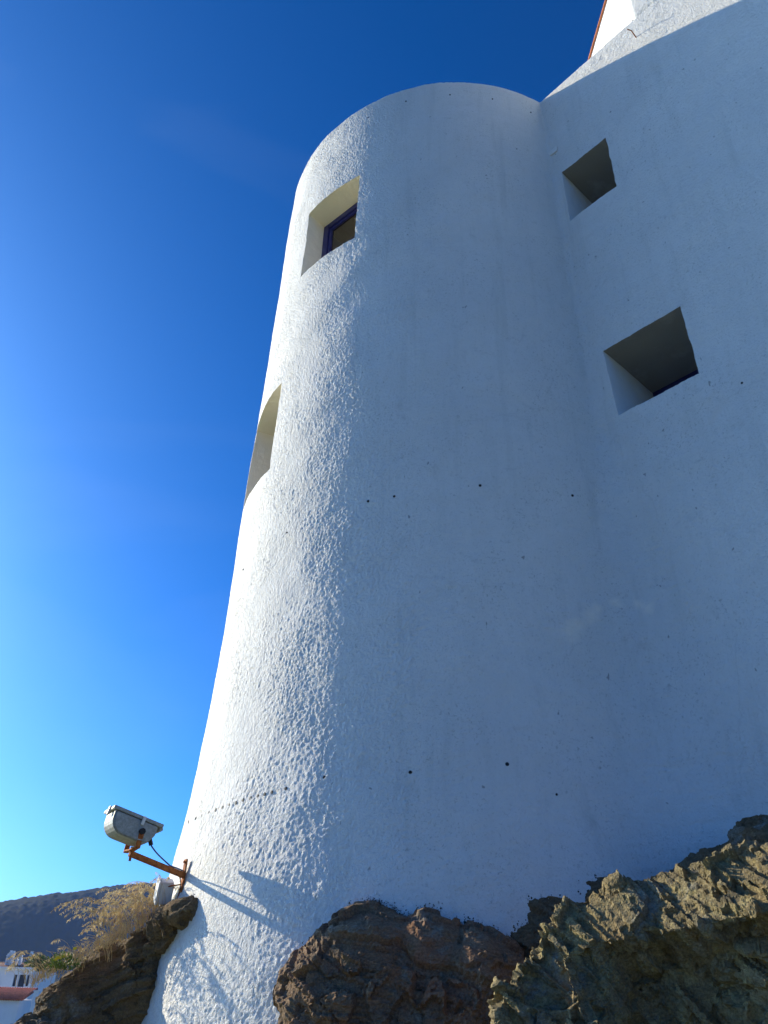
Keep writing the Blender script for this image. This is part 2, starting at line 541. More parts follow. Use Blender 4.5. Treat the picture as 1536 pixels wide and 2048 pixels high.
def stucco(p):
    """height of the trowelled plaster, metres"""
    p = np.asarray(p, np.float32)
    w = np.stack([pn(p * 3.1, 41), pn(p * 3.1 + 9, 42), pn(p * 3.1 + 19, 43)], 1) * 0.06
    q = p + w
    slant = np.stack([q[:, 0] * 12 + q[:, 2] * 4, q[:, 1] * 12 + q[:, 2] * 4, q[:, 2] * 6.5], 1)
    strokes = 0.45 + 0.9 * smooth(-0.15, 0.5, pn(p * 1.3, 55)) + 0.2 * smooth(2.0, 0.3, p[:, 2])
    h = 0.0013 * ridged(slant, 2, 5) * strokes
    h += 0.0009 * ridged(q * np.array([30, 30, 21], np.float32), 1, 15) * (0.5 + 0.7 * strokes)
    h += 0.0044 * fbm(q * np.array([62, 62, 48], np.float32), 1, 12) * (0.8 + 0.6 * pn(p * 2.1, 57))
    h += 0.005 * fbm(p * 2.2, 2, 21)
    h += 0.010 * pn(p * 0.7, 31)
    amp = 1.35
    return h * amp

P0 = world_pts(AA, BB, np.repeat(zrow[:, None], nc, 1))
dA = np.gradient(P0, axis=1); dZ = np.gradient(P0, axis=0)
NN = np.cross(dA, dZ); NN /= np.linalg.norm(NN, axis=2, keepdims=True) + 1e-12
if (NN[nz // 2, W0 + 20] @ NV) < 0: NN = -NN
H = stucco(P0.reshape(-1, 3)).reshape(nz, nc)
# soft rounded rim
rimdrop = 0.035 * np.clip((zrow - (TOP - 0.05)) / 0.05, 0, 1) ** 2
PW = P0 + NN * (H - rimdrop[:, None])[..., None]
# hand-made edges: a slow sideways waver of the whole skin
_w = PW.reshape(-1, 3)
_t = (dA / (np.linalg.norm(dA, axis=2, keepdims=True) + 1e-12)).reshape(-1, 3)
_w = _w + _t * (0.008 * fbm(_w * 5, 3, 91))[:, None]
_w[:, 2] += 0.008 * fbm(_w * 5 + 31, 3, 92) + 0.006 * fbm(_w * 2, 2, 95)
PW = _w.reshape(PW.shape)

idx = np.arange(nz * nc).reshape(nz, nc)
keep = np.ones((nz - 1, nc - 1), bool)
RECT = {}
for k, (kind, lo, hi, z0, z1, dep) in WIN.items():
    cm = COL_T if kind == 't' else COL_W
    c0, c1 = cm[round(lo, 4)], cm[round(hi, 4)]
    r0, r1 = ZI[round(z0, 4)], ZI[round(z1, 4)]
    keep[r0:r1, c0:c1] = False
    RECT[k] = (r0, r1, c0, c1)
Q = np.stack([idx[:-1, :-1], idx[:-1, 1:], idx[1:, 1:], idx[1:, :-1]], -1)[keep]

for (vd, sx, sy) in SCUFF_NODES:
    d_ = ray(sx, sy); d_ = d_ / np.linalg.norm(d_)
    V_ = PW[:, len(th_cols):].reshape(-1, 3)
    k_ = np.linalg.norm(np.cross(V_, d_), axis=1).argmin()
    vd.inputs[1].default_value = (V_[k_][0] + .11, V_[k_][1] + .11, V_[k_][2] + EYE + .11)

house = empty('white_tower_house', (C[0], C[1], ZB))
tag(house, 'white stuccoed house with round corner tower rising from the rocks', 'house')
wall = link('stucco_wall', grid_mesh('stucco_wall', PW, Q, M['wash']), house)

# tower roof and parapet behind the wall top
ring = PW[-1]
cen = world_pts(np.array([0.0]), np.array([-0.5]), np.array([TOP - 0.02]))[0]
def body(a, b, z):
    return world_pts(np.array(float(a)), np.array(float(b)), np.array(float(z)))
rb = MB()
n_t = W0 + list(np.round(s_cols, 4)).index(round(STEP, 4))
outline = [tuple(p) for p in ring[:n_t + 1:4]]
outline.append(tuple(ring[n_t]))
back = [body(STEP + AJ, -4.5, TOP), body(-0.6, -4.5, TOP)]
poly = [np.array(p) for p in outline] + back
poly = [np.array([p[0], p[1], TOP - 0.035]) for p in poly]
rb.f.append(tuple(range(len(poly)))); rb.v += [tuple(p) for p in poly]
rb.build('flat_roof', M['wash_plain'], house, fix=False)
bw = MB()      # hidden flanks of the house
a_start = float(AA[-1][0]); b_start = float(BB[-1][0])
for (p, q) in (((a_start + 0.02, b_start), (-0.6, -4.5)), ((-0.6, -4.5), (7.6, -4.5)), ((7.6, -4.5), (7.78, DC - 0.03))):
    bw.quad(body(*p, ZB), body(*q, ZB), body(*q, TOP - 0.04), body(*p, TOP - 0.04))
bw.build('rear_wall', M['wash_plain'], house, fix=False)

# the wall carries on upwards beyond the step
zr2 = lines(TOP, 13.2, 0.0125 * 1.6, [])
sc2 = np.concatenate([lines(STEP, 2.9, 0.016, []), lines(2.9, 5.5, 0.1, [])[1:]])
A2 = np.repeat((sc2 + AJ)[None], len(zr2), 0)
P2 = world_pts(A2, np.full_like(A2, DC), np.repeat(zr2[:, None], len(sc2), 1))
PW2 = P2 + NV * stucco(P2.reshape(-1, 3)).reshape(A2.shape)[..., None]
edge = 0.03 * np.clip(1 - (sc2 - STEP) / 0.05, 0, 1) ** 2
PW2 = PW2 - NV * edge[None, :, None]
PW2[0] = PW[-1][W0 + list(np.round(s_cols, 4)).index(round(STEP, 4)):][:1] * 0 + PW2[0]
i2 = np.arange(A2.size).reshape(A2.shape)
Q2 = np.stack([i2[:-1, :-1], i2[:-1, 1:], i2[1:, 1:], i2[1:, :-1]], -1)
# lap it 6 cm down behind the rim of the lower wall so no slit shows
PW2[0] = PW2[0] - NV * 0.05 - np.array([0, 0, 0.08])
upw = link('upper_wall', grid_mesh('upper_wall', PW2, Q2.reshape(-1, 4), M['wash']), house)
MB().quad(body(STEP + AJ, DC - 0.03, TOP - 0.1), body(STEP + AJ, DC - 0.4, TOP - 0.1), body(STEP + AJ, DC - 0.4, 13.2), body(STEP + AJ, DC - 0.03, 13.2)).build('upper_return_wall', M['wash_plain'], house, fix=False)

# gabled upper storey behind the parapet: sunlit wall with a terracotta verge
gn = np.array([-0.96, -0.28, 0.0]); gn /= np.linalg.norm(gn)
g0 = ray(1183, 110); g0 = g0 * ((TOP + 1.5) / g0[2])
def on_gable(px, py):
    r = ray(px, py)
    return r * ((g0 @ gn) / (r @ gn))
ga, gb = on_gable(1183, 110), on_gable(1214.5, 0)
gdir = gb - ga
gl, gu = ga - gdir * 1.6, ga + gdir * 2.4
gh = np.array([-gn[1], gn[0], 0.0])
if gh[0] < 0: gh = -gh
far_lo = gl + gh * 3.0; far_hi = gu + gh * 2.0
gp = [gl, far_lo, far_hi, gu]
MB().prism(gp, -gn * 0.3).build('gable_wall', M['wash_plain'], house)
sd = np.cross(gdir / np.linalg.norm(gdir), gn)
if sd @ gh > 0: sd = -sd
ver = MB()
nt_ = 34
for i in range(nt_):      # verge tiles, one by one along the slope
    p = gl + (gu - gl) * ((i + 0.5) / nt_)
    L = np.linalg.norm(gu - gl) / nt_
    d_ = (gu - gl) / np.linalg.norm(gu - gl)
    mb = MB().box(p + sd * 0.018 - gn * 0.13, (L * 0.49, 0.016, 0.155), (d_, sd, gn))
    mb.build('verge_tile', M['terracotta'], house, bevel=0.004)

# windows: deep plastered reveals, frame and pane
def win_frame(k):
    kind, lo, hi, z0, z1, dep = WIN[k]
    r0, r1, c0, c1 = RECT[k]
    if kind == 't':
        a = math.radians((lo + hi) / 2)
        m_ = np.array([math.sin(a), -math.cos(a), 0.0])
    else:
        m_ = NV.copy()
    mid = (P0[r0, c0] + P0[r1, c1] + P0[r0, c1] + P0[r1, c0]) / 4
    loop = [(r0, c) for c in range(c0, c1)] + [(r, c1) for r in range(r0, r1)] + \
           [(r1, c) for c in range(c1, c0, -1)] + [(r, c0) for r in range(r1, r0, -1)]
    E_ = np.array([PW[i] for i in loop])
    E0 = np.array([P0[i] for i in loop])
    plane = mid - m_ * (dep - 0.05)
    inner = E0 - m_ * ((E0 - plane) @ m_)[:, None]
    nd = 14
    rows = []
    for j in range(nd + 1):
        f = j / nd
        R_ = E_ * (1 - f) + inner * f
        if 0 < j:
            # soft hand-plastered unevenness
            ctr = inner.mean(0)
            inw = ctr - R_; inw -= m_ * (inw @ m_)[:, None]
            inw /= np.linalg.norm(inw, axis=1, keepdims=True) + 1e-9
            base = E0 * (1 - f) + inner * f
            R_ = base * min(1, f * 6) + R_ * (1 - min(1, f * 6)) + inw * (0.008 * fbm(base * 5, 2, 77) + 0.003 * fbm(base * 22, 2, 78))[:, None]
        rows.append(R_)
    V = np.array(rows); nl = len(loop)
    ii = np.arange((nd + 1) * nl).reshape(nd + 1, nl)
    q = np.stack([ii[:-1], np.roll(ii[:-1], -1, 1), np.roll(ii[1:], -1, 1), ii[1:]], -1).reshape(-1, 4)
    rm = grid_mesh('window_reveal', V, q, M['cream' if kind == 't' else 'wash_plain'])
    if kind == 'w':      # soffit shade put into the colour, darker than the jambs
        rm.materials.append(M['soffit_shade'])
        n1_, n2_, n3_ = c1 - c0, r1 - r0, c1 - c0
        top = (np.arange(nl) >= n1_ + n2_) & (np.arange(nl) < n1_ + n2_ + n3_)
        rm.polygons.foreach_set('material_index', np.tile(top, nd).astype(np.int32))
    rv = link('window_reveal', rm, house)
    # joinery
    hx = np.array([-m_[1], m_[0], 0.0])
    ctr = plane + m_ * 0.02
    w = abs((E0 - ctr) @ hx).max() - 0.004; h = (z1 - z0) / 2 - 0.004
    ax = (hx, np.array([0, 0, 1.0]), m_)
    fr = MB()
    bwid, th = 0.045, 0.028
    fr.box(ctr + hx * (w - bwid), (bwid, h, th), ax).box(ctr - hx * (w - bwid), (bwid, h, th), ax)
    fr.box(ctr + ax[1] * (h - bwid), (w - 2 * bwid - 0.001, bwid, th), ax).box(ctr - ax[1] * (h - bwid), (w - 2 * bwid - 0.001, bwid, th), ax)
    fo = fr.build('window', M['blue_paint'], house, bevel=0.005)
    wi, hi_ = w - 2 * bwid, h - 2 * bwid
    sa = MB(); b2 = 0.022
    c2 = ctr - m_ * 0.012
    sa.box(c2 + hx * (wi - b2 - .002), (b2, hi_ - .002, .02), ax).box(c2 - hx * (wi - b2 - .002), (b2, hi_ - .002, .02), ax)
    sa.box(c2 + ax[1] * (hi_ - b2 - .002), (wi - 2 * b2 - .003, b2, .02), ax).box(c2 - ax[1] * (hi_ - b2 - .002), (wi - 2 * b2 - .003, b2, .02), ax)
    sa.build('sash', M['blue_paint'], fo, bevel=0.004)
    MB().box(c2 - m_ * 0.004, (wi - 2 * b2 + .004, hi_ - 2 * b2 + .004, .004), ax).build('pane', M['pane'], fo)
    MB().box(plane - m_ * 0.2, (w * 1.2, h * 1.2, .05), ax).build('shutter_panel', M['interior'], fo)
for k in WIN: win_frame(k)

# raised black studs standing in for the shaded mouths of small drilled holes
def surf(px, py):
    """first hit of a sight line with the smooth wall outline"""
    r = ray(px, py)
    lo = None
    for tt in np.linspace(3, 16, 5200):
        x = r * tt
        d = np.array([x[0] - C[0], x[1] - C[1]])
        a = d @ WD[:2]; b_ = d @ NV[:2]
        rr = float(np.interp(x[2], ZK, RK))
        if math.hypot(*d) < rr:
            nrm = np.array([d[0], d[1], 0]) / math.hypot(*d); return x, nrm
        if b_ < DC and a > 0: return x, NV.copy()
    return None
def dark_hole_stud(px, py, rad):
    x, nrm = surf(px, py)
    x = x + nrm * float(stucco(x[None])[0])
    u = np.cross(nrm, [0, 0, 1.0]); v = np.cross(u, nrm)
    mb = MB(); n = 10
    for (rr, d) in ((rad, -0.03), (rad, 0.004), (rad * 0.7, 0.009)):
        for j in range(n):
            an = 2 * math.pi * j / n
            mb.v.append(tuple(x + nrm * d + rr * (u * math.cos(an) + v * math.sin(an))))
    for i in range(2):
        for j in range(n):
            mb.f.append((i * n + j, i * n + (j + 1) % n, (i + 1) * n + (j + 1) % n, (i + 1) * n + j))
    mb.f.append(tuple(2 * n + j for j in range(n)))
    mb.build('dark_hole_stud', M['black'], house)
for px, py in ((736, 1002), (788, 992), (960, 972), (1143, 993)): dark_hole_stud(px, py, 0.012)
for px, py in ((649, 1555), (821, 1545), (1014, 1529)): dark_hole_stud(px, py, 0.014)
for px, py in ((573, 1065), (486, 1139), (812, 203), (900, 190), (985, 198), (1061, 226), (736, 236), (1484, 766), (1113, 1589)): dark_hole_stud(px, py, 0.010)
for i in range(15):
    f = i / 14
    px = 572 - (572 - 378) * f
    py = 1578 + 66 * (0.72 * f + 0.28 * f ** 2.2)
    dark_hole_stud(px, py, 0.015)

# repaired patch in the plaster and a small iron hook on the upper wall
pc = body(AJ + 0.02, DC, 8.80)
MB().box(pc + NV * .012, (.13, .045, .006), (WD, np.array([0, 0.0, 1]) * .985 + WD * .17, NV)).build('plaster_patch', M['wash_plain'], house, bevel=.004)
hk, _ = surf(1273, 76)
hk = hk + NV * .004
MB().tube([hk, hk + NV * .10 + np.array([0, 0, .02]), hk + NV * .16 - WD * .02 + np.array([0, 0, .0])], .006, 6).build('iron_hook', M['rust'], house, smooth=True)

# ------------------------------------------------------------------ rocks
def rock(name, blobs, slabs, mt, label, voxel=0.014, amp=0.05, pdir=(0.74, -0.1, 0.67), pf=9.0, pa=0.035, seed=1, crests=(), cat='rock', floor=-0.62):
    bm = bmesh.new()
    for (px, py, d, r) in blobs:
        c = at(px, py, d)
        bmesh.ops.create_icosphere(bm, subdivisions=3, radius=1.0, matrix=Matrix.Translation(Vector(tuple(c))) @ Matrix.Diagonal((*r, 1)))
    for (px, py, d, h, rot) in slabs:
        c = at(px, py, d)
        from mathutils import Euler
        bmesh.ops.create_cube(bm, size=2.0, matrix=Matrix.Translation(Vector(tuple(c))) @ Euler(rot).to_matrix().to_4x4() @ Matrix.Diagonal((*h, 1)))
    for (ca, cb, sl_, band, thick) in crests:
        # a bed edge: crest from ca to cb, a face sloping down to the viewer below it
        A_, B_ = at(*ca), at(*cb)
        e1 = (B_ - A_) / np.linalg.norm(B_ - A_)
        hor = np.array([e1[1], -e1[0], 0.0]); hor /= np.linalg.norm(hor)
        if hor[1] > 0: hor = -hor
        sdv = hor * math.cos(sl_) - np.array([0, 0, 1.0]) * math.sin(sl_)
        sdv -= e1 * (sdv @ e1); sdv /= np.linalg.norm(sdv)
        nrm = np.cross(e1, sdv)
        if nrm[2] < 0: nrm = -nrm
        ctr = (A_ + B_) / 2 + sdv * band / 2 - nrm * thick / 2
        mx = Matrix(((e1[0], sdv[0], nrm[0], ctr[0]), (e1[1], sdv[1], nrm[1], ctr[1]), (e1[2], sdv[2], nrm[2], ctr[2]), (0, 0, 0, 1)))
        bmesh.ops.create_cube(bm, size=1.0, matrix=mx @ Matrix.Diagonal((np.linalg.norm(B_ - A_) + .06, band, thick, 1)))
    me = bpy.data.meshes.new(name)
    bm.to_mesh(me); bm.free()
    o = bpy.data.objects.new(name, me)
    col.objects.link(o)
    md = o.modifiers.new('r', 'REMESH'); md.mode = 'VOXEL'; md.voxel_size = voxel
    dg = bpy.context.evaluated_depsgraph_get()
    me2 = bpy.data.meshes.new_from_object(o.evaluated_get(dg))
    o.modifiers.clear()
    o.data = me2
    bpy.data.meshes.remove(me)
    nv = len(me2.vertices)
    co = np.zeros(nv * 3, np.float32); me2.vertices.foreach_get('co', co); co = co.reshape(-1, 3)
    # relax the blob joins
    ed = np.zeros(len(me2.edges) * 2, np.int32); me2.edges.foreach_get('vertices', ed); ed = ed.reshape(-1, 2)
    deg = np.bincount(ed.ravel(), minlength=nv).astype(np.float32)[:, None]
    for _ in range(8):
        s = np.zeros_like(co)
        np.add.at(s, ed[:, 0], co[ed[:, 1]]); np.add.at(s, ed[:, 1], co[ed[:, 0]])
        co = 0.5 * co + 0.5 * s / np.maximum(deg, 1)
    me2.vertices.foreach_set('co', co.ravel()); me2.update()
    nr = np.zeros(nv * 3, np.float32); me2.vertices.foreach_get('normal', nr); nr = nr.reshape(-1, 3)
    pd = np.array(pdir, np.float32); pd /= np.linalg.norm(pd)
    q2 = np.cross(pd, [0.05, 1.0, 0.1]); q2 /= np.linalg.norm(q2)      # along the beds, across the view
    q1 = np.cross(q2, pd)                                               # along the beds, into the rock
    wv = co + 0.04 * np.stack([pn(co * 3, seed + 50), pn(co * 3 + 7, seed + 51), pn(co * 3 + 13, seed + 52)], 1)
    def rnd(*k):
        h_ = seed * 7919
        for i_, v_ in enumerate(k): h_ = (h_ * 31 + v_.astype(np.int64) * (73856093, 19349663, 83492791)[i_]) & 0x7fffffff
        h_ = ((h_ ^ (h_ >> 13)) * 1274126177) & 0x7fffffff
        return ((h_ ^ (h_ >> 15)) & 0xffff) / 65535.0
    def beds(th, la, lb):
        # every bed breaks into blocks that stand out by a different amount
        i_ = np.floor(wv @ pd / th + 0.5 * pn(co * 1.7, seed + 3))
        h_ = rnd(i_)
        j_ = np.floor(wv @ q2 / (la * (0.6 + h_)) + h_ * 7 + 0.5 * pn(co * 5, seed + 4))
        k_ = np.floor(wv @ q1 / (lb * (0.6 + h_)) + h_ * 13 + 0.5 * pn(co * 5 + 5, seed + 6))
        return rnd(i_, j_, k_) * 2 - 1
    th = 1.0 / pf
    disp = pa * 1.1 * beds(th * 2.3, th * 7, th * 5) + pa * 0.8 * beds(th, th * 5, th * 3.5) + pa * 0.55 * beds(th * .33, th * 2.6, th * 1.6) + pa * 0.2 * beds(th * .16, th * 1.2, th * .8)
    disp = disp + amp * (1.5 * fbm(co * 1.6, 3, seed + 9)) + 0.004 * fbm(co * 28, 3, seed + 20)
    co = co + nr * disp[:, None]
    # keep only what stands above the ground
    lv_ = np.zeros(len(me2.loops), np.int32); me2.loops.foreach_get('vertex_index', lv_)
    fq = lv_.reshape(-1, 4)
    fq = fq[(co[fq][:, :, 2] > floor).any(1)]
    used, inv = np.unique(fq, return_inverse=True)
    o.data = grid_mesh(name, co[used], inv.reshape(-1, 4), mt, False)
    bpy.data.meshes.remove(me2)
    tag(o, label, cat)
    return o

R60 = math.radians(52)
rock('schist_outcrop',
     [(1160, 2120, 4.6, (.22, .3, .48)), (1095, 2060, 4.42, (.18, .25, .38)), (1190, 2060, 4.45, (.22, .28, .42)), (1300, 2050, 4.75, (.4, .35, .50)), (1500, 2010, 4.7, (.5, .35, .52)),
      (1700, 1980, 4.6, (.6, .4, .6)), (2050, 1990, 4.4, (.7, .4, .6)), (1400, 2420, 4.75, (1.2, .7, .8)), (1250, 2250, 4.7, (.5, .4, .5))],
     [], M['schist'], 'large olive-brown schist outcrop with slanting sunlit layers, in front of the long wall', 0.0108, 0.02, (0.72, -0.12, 0.66), 8.5, 0.036, 3,
     [((1112, 1800, 4.45), (1330, 1733, 4.4), R60, .32, .6), ((1320, 1742, 4.38), (1700, 1655, 4.15), R60, .36, .6), ((1690, 1662, 4.15), (2250, 1590, 3.7), R60, .36, .6),
      ((996, 1968, 4.2), (1112, 1822, 4.42), math.radians(60), .18, .30), ((988, 2070, 4.15), (1000, 1985, 4.2), math.radians(70), .16, .3), ((1120, 1850, 4.3), (1215, 2060, 4.0), math.radians(55), .16, .3)])
rock('reddish_boulder',
     [(730, 1990, 5.2, (.51, .42, .41)), (860, 2028, 5.15, (.42, .42, .46)), (830, 2190, 5.1, (.58, .45, .5)), (960, 2070, 5.1, (.4, .42, .5)), (900, 2420, 5.0, (1.0, .7, .8))],
     [], M['red_rock'], 'rounded reddish-brown rock at the foot of the tower, left of the schist outcrop', 0.0125, 0.035, (0.25, -0.3, 0.92), 9.0, 0.028, 11)
rock('dark_rock_shelf',
     [(1085, 1950, 5.5, (.36, .46, .48)), (1185, 1880, 5.75, (.34, .46, .52)), (1320, 1970, 5.7, (.5, .42, .62)), (1548, 1785, 5.35, (.26, .3, .40)), (1490, 1900, 5.4, (.45, .4, .55)), (1250, 2300, 5.4, (1.4, .7, .9))],
     [], M['dark_rock'], 'shaded brown rock shelf along the base of the wall behind the schist outcrop', 0.016, 0.022, (0.4, -0.3, 0.85), 9.0, 0.018, 21)
rock('leaning_rock',
     [(372, 1824, 6.40, (.15, .14, .07)), (335, 1852, 6.6, (.12, .2, .13)), (302, 1950, 6.72, (.06, .12, .30)), (280, 1935, 6.9, (.16, .25, .28)), (270, 1995, 7.05, (.34, .4, .42)), (210, 2015, 7.1, (.34, .4, .44)), (148, 2034, 7.0, (.22, .4, .36)),
      (78, 2062, 6.8, (.22, .3, .07)), (200, 2300, 7.1, (.9, .8, .8))],
     [], M['dark_rock'], 'dark layered rock leaning against the left foot of the tower under the floodlight', 0.0135, 0.03, (-0.35, -0.2, 0.92), 9.0, 0.026, 31, floor=-1.9)

# black moss and dirt clinging to the plaster just above the stone
from mathutils.bvhtree import BVHTree
trees_ = []
for o in scene.objects:
    if o.get('category') == 'rock':
        me_ = o.data
        co_ = np.zeros(len(me_.vertices) * 3, np.float32); me_.vertices.foreach_get('co', co_)
        trees_.append(BVHTree.FromPolygons([tuple(v) for v in co_.reshape(-1, 3)], [tuple(p_.vertices) for p_ in me_.polygons]))
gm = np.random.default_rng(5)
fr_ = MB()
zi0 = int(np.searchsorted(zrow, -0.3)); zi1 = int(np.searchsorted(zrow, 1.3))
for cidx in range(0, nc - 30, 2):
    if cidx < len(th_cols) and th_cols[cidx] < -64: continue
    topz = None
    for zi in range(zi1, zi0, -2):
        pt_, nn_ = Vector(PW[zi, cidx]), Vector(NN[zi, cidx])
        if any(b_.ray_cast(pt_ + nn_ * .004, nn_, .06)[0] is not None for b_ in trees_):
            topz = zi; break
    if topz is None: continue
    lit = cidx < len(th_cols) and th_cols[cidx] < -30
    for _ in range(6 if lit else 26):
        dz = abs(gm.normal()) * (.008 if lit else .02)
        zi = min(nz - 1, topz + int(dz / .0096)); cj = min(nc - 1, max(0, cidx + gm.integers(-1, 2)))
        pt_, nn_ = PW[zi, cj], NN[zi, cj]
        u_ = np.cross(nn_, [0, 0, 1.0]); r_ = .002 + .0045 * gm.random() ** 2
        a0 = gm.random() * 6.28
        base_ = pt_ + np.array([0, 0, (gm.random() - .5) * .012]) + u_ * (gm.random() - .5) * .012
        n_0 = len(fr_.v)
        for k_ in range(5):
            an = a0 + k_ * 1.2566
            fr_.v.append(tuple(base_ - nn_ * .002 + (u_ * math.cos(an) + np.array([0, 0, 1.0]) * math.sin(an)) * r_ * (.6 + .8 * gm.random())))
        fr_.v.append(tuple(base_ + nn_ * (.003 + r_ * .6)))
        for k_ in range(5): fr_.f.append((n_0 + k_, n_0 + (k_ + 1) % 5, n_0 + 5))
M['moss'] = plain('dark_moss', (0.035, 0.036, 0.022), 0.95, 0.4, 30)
tag(fr_.build('moss', M['moss'], None), 'dark moss and dirt along the foot of the white wall', 'moss', kind='stuff')

# ------------------------------------------------------------------ ground, hill
def ground_z(x, y):
    r = np.hypot(x, y)
    z = -1.6 - 1.6 * smooth(6, 16, r) - 6.5 * smooth(16, 90, r)
    mound = smooth(2.2, 4.6, y) * smooth(-2.0, -0.6, x) * smooth(9, 5, x) * smooth(16, 11, y)
    z = z + (np.asarray(-0.45) - z) * mound
    return z
rr_ = np.concatenate([np.linspace(0, 14, 90), np.geomspace(14.4, 6000, 70)])
aa = np.linspace(0, 2 * math.pi, 241)[:-1]
RR, TT = np.meshgrid(rr_, aa, indexing='ij')
X, Y = RR * np.sin(TT), RR * np.cos(TT)
Z = ground_z(X, Y)
pp = np.stack([X, Y, Z], -1).reshape(-1, 3)
Z = Z + (0.10 * fbm(pp * 0.9, 4, 61) * np.clip(pp[:, 0] * 0 + 1, 0, 1)).reshape(Z.shape)
G = np.stack([X, Y, Z], -1)
gi = np.arange(RR.size).reshape(RR.shape)
gq = np.stack([gi[:-1], np.roll(gi[:-1], -1, 1), np.roll(gi[1:], -1, 1), gi[1:]], -1).reshape(-1, 4)[:, ::-1]
g = link('ground', grid_mesh('ground', G, gq, M['ground']))
tag(g, kind='structure')

az = np.radians(np.linspace(-50, 5, 640))
ds = np.concatenate([np.linspace(300, 860, 40), np.linspace(865, 1230, 110), np.linspace(1240, 1900, 30)])
DD, AZ = np.meshgrid(ds, az, indexing='ij')
hx, hy = DD * np.sin(AZ), DD * np.cos(AZ)
deg_ = np.degrees(AZ)
ridge = np.interp(deg_, [-60, -45, -32, -26, -23.3, -20.6, -18.3, -15.3, -10, 15], [48, 56, 68, 85, 97, 111, 119, 126, 130, 120])
prof = 0.10 * smooth(300, 950, DD) + 0.90 * smooth(960, 1200, DD) ** 1.1 - 0.4 * smooth(1250, 1900, DD)
hz_ = -9 + ridge * prof
pq = np.stack([hx, hy, hz_ * 0], -1).reshape(-1, 3)
hz_ = hz_ + ((4 * fbm(pq * .006, 2, 71) + 3.0 * np.abs(fbm(pq * .085, 2, 75))) * smooth(300, 500, DD).reshape(-1)).reshape(hz_.shape)
hv = np.stack([hx, hy, hz_], -1)
hi2 = np.arange(DD.size).reshape(DD.shape)
hq = np.stack([hi2[:-1, :-1], hi2[:-1, 1:], hi2[1:, 1:], hi2[1:, :-1]], -1).reshape(-1, 4)[:, ::-1]
h = link('hill', grid_mesh('hill', hv, hq, M['hill']))
tag(h, kind='structure')

# ------------------------------------------------------------------ houses below the hill
def bb(px0, px1, py0, py1, d):
    """centre and half size of an upright slab filling that window at distance d"""
    a, b_ = at(px0, py0, d), at(px1, py0, d)
    c_, d_ = at((px0 + px1) / 2, py0, d), at((px0 + px1) / 2, py1, d)
    return (a[0], b_[0], d_[2], c_[2], (a[1] + b_[1]) / 2)
HD = 118.0
x0, x1, zl, zh, yy = bb(-150, 84, 1936, 1976, HD)
wh = empty('white_house', ((x0 + x1) / 2, yy, -9.5))
tag(wh, 'white flat-roofed house with dark windows, above the red tiled roof', 'house')
zb = -9.5
mbw = MB()
def holed(mb, x0, x1, z0, z1, y, holes, t=0.35):
    """wall slab with rectangular openings, built from boxes between them"""
    xs = sorted({x0, x1, *[v for h_ in holes for v in h_[:2]]}); zs = sorted({z0, z1, *[v for h_ in holes for v in h_[2:]]})
    for a, b_ in zip(xs[:-1], xs[1:]):
        for c_, d_ in zip(zs[:-1], zs[1:]):
            if any(h_[0] <= a and b_ <= h_[1] and h_[2] <= c_ and d_ <= h_[3] for h_ in holes): continue
            mb.box(((a + b_) / 2, y + t / 2, (c_ + d_) / 2), ((b_ - a) / 2, t / 2, (d_ - c_) / 2))
wins = []
for (p0, p1, q0, q1) in ((40, 47, 1950, 1973), (52, 66, 1950, 1974), (69, 75, 1951, 1973)):
    a0, a1, c0, c1, _ = bb(p0, p1, q0, q1, HD)
    wins.append((a0, a1, c0, c1))
holed(mbw, x0, x1, zb, zh, yy, wins)
mbw.box(((x0 + x1) / 2, yy + 4.2, (zb + zh) / 2 - 0.1), ((x1 - x0) / 2 - 0.02, 3.8, (zh - zb) / 2 - 0.1))
mbw.build('wall', M['house_wall'], wh)
for w_ in wins:
    f = MB().box(((w_[0] + w_[1]) / 2, yy + 0.26, (w_[2] + w_[3]) / 2), ((w_[1] - w_[0]) / 2, 0.04, (w_[3] - w_[2]) / 2)).build('window', M['house_dark'], wh)
MB().box(((x0 + x1) / 2, yy - 0.05, zh + 0.09), ((x1 - x0) / 2 + 0.1, 0.3, 0.09)).build('cornice', M['house_wall'], wh)

HD2 = 104.0
x0, x1, zl, zh, yy = bb(-150, 66, 1976, 1998, HD2)
rh = empty('red_roofed_house', ((x0 + x1) / 2, yy, -9.5))
tag(rh, 'low house with red tiled roof over a shaded white wall, bottom left', 'house')
MB().box(((x0 + x1) / 2 - .2, yy + 2.6, (zb + zl) / 2), ((x1 - x0) / 2 - .25, 2.3, (zl - zb) / 2 - 0.02)).build('wall', M['house_wall'], rh)
rf = MB()
n_r = int((x1 - x0) / 0.26)
for i in range(n_r):
    xx = x0 + (i + .5) * (x1 - x0) / n_r
    tile = MB()
    tile.tube([(xx, yy - .1, zl + .05), (xx, yy + 1.6, (zl + zh) / 2 + .05), (xx, yy + 3.6, zh + .05)], [.13, .125, .12], 8)
    tile.build('tile_row', M['tile'], rh, smooth=True)
MB().prism([(x0, yy - .05, zl - .04), (x1, yy - .05, zl - .04), (x1, yy + 3.6, zh - .05), (x0, yy + 3.6, zh - .05)], (0, 0, .06)).build('roof', M['tile'], rh)
x0, x1, zl, zh, yy = bb(67, 79, 1983, 2060, HD2 - 3)
ax_ = empty('garden_wall', ((x0 + x1) / 2, yy, -9.5))
tag(ax_, 'short pale wall end beside the red tiled roof', 'wall')
MB().box(((x0 + x1) / 2, yy + .3, (zb + zh) / 2), ((x1 - x0) / 2, .3, (zh - zb) / 2)).build('wall', M['house_wall'], ax_, bevel=.03)
MB().box(((x0 + x1) / 2, yy + .3, zh + .05), ((x1 - x0) / 2 + .05, .36, .05)).build('coping', M['house_wall'], ax_)

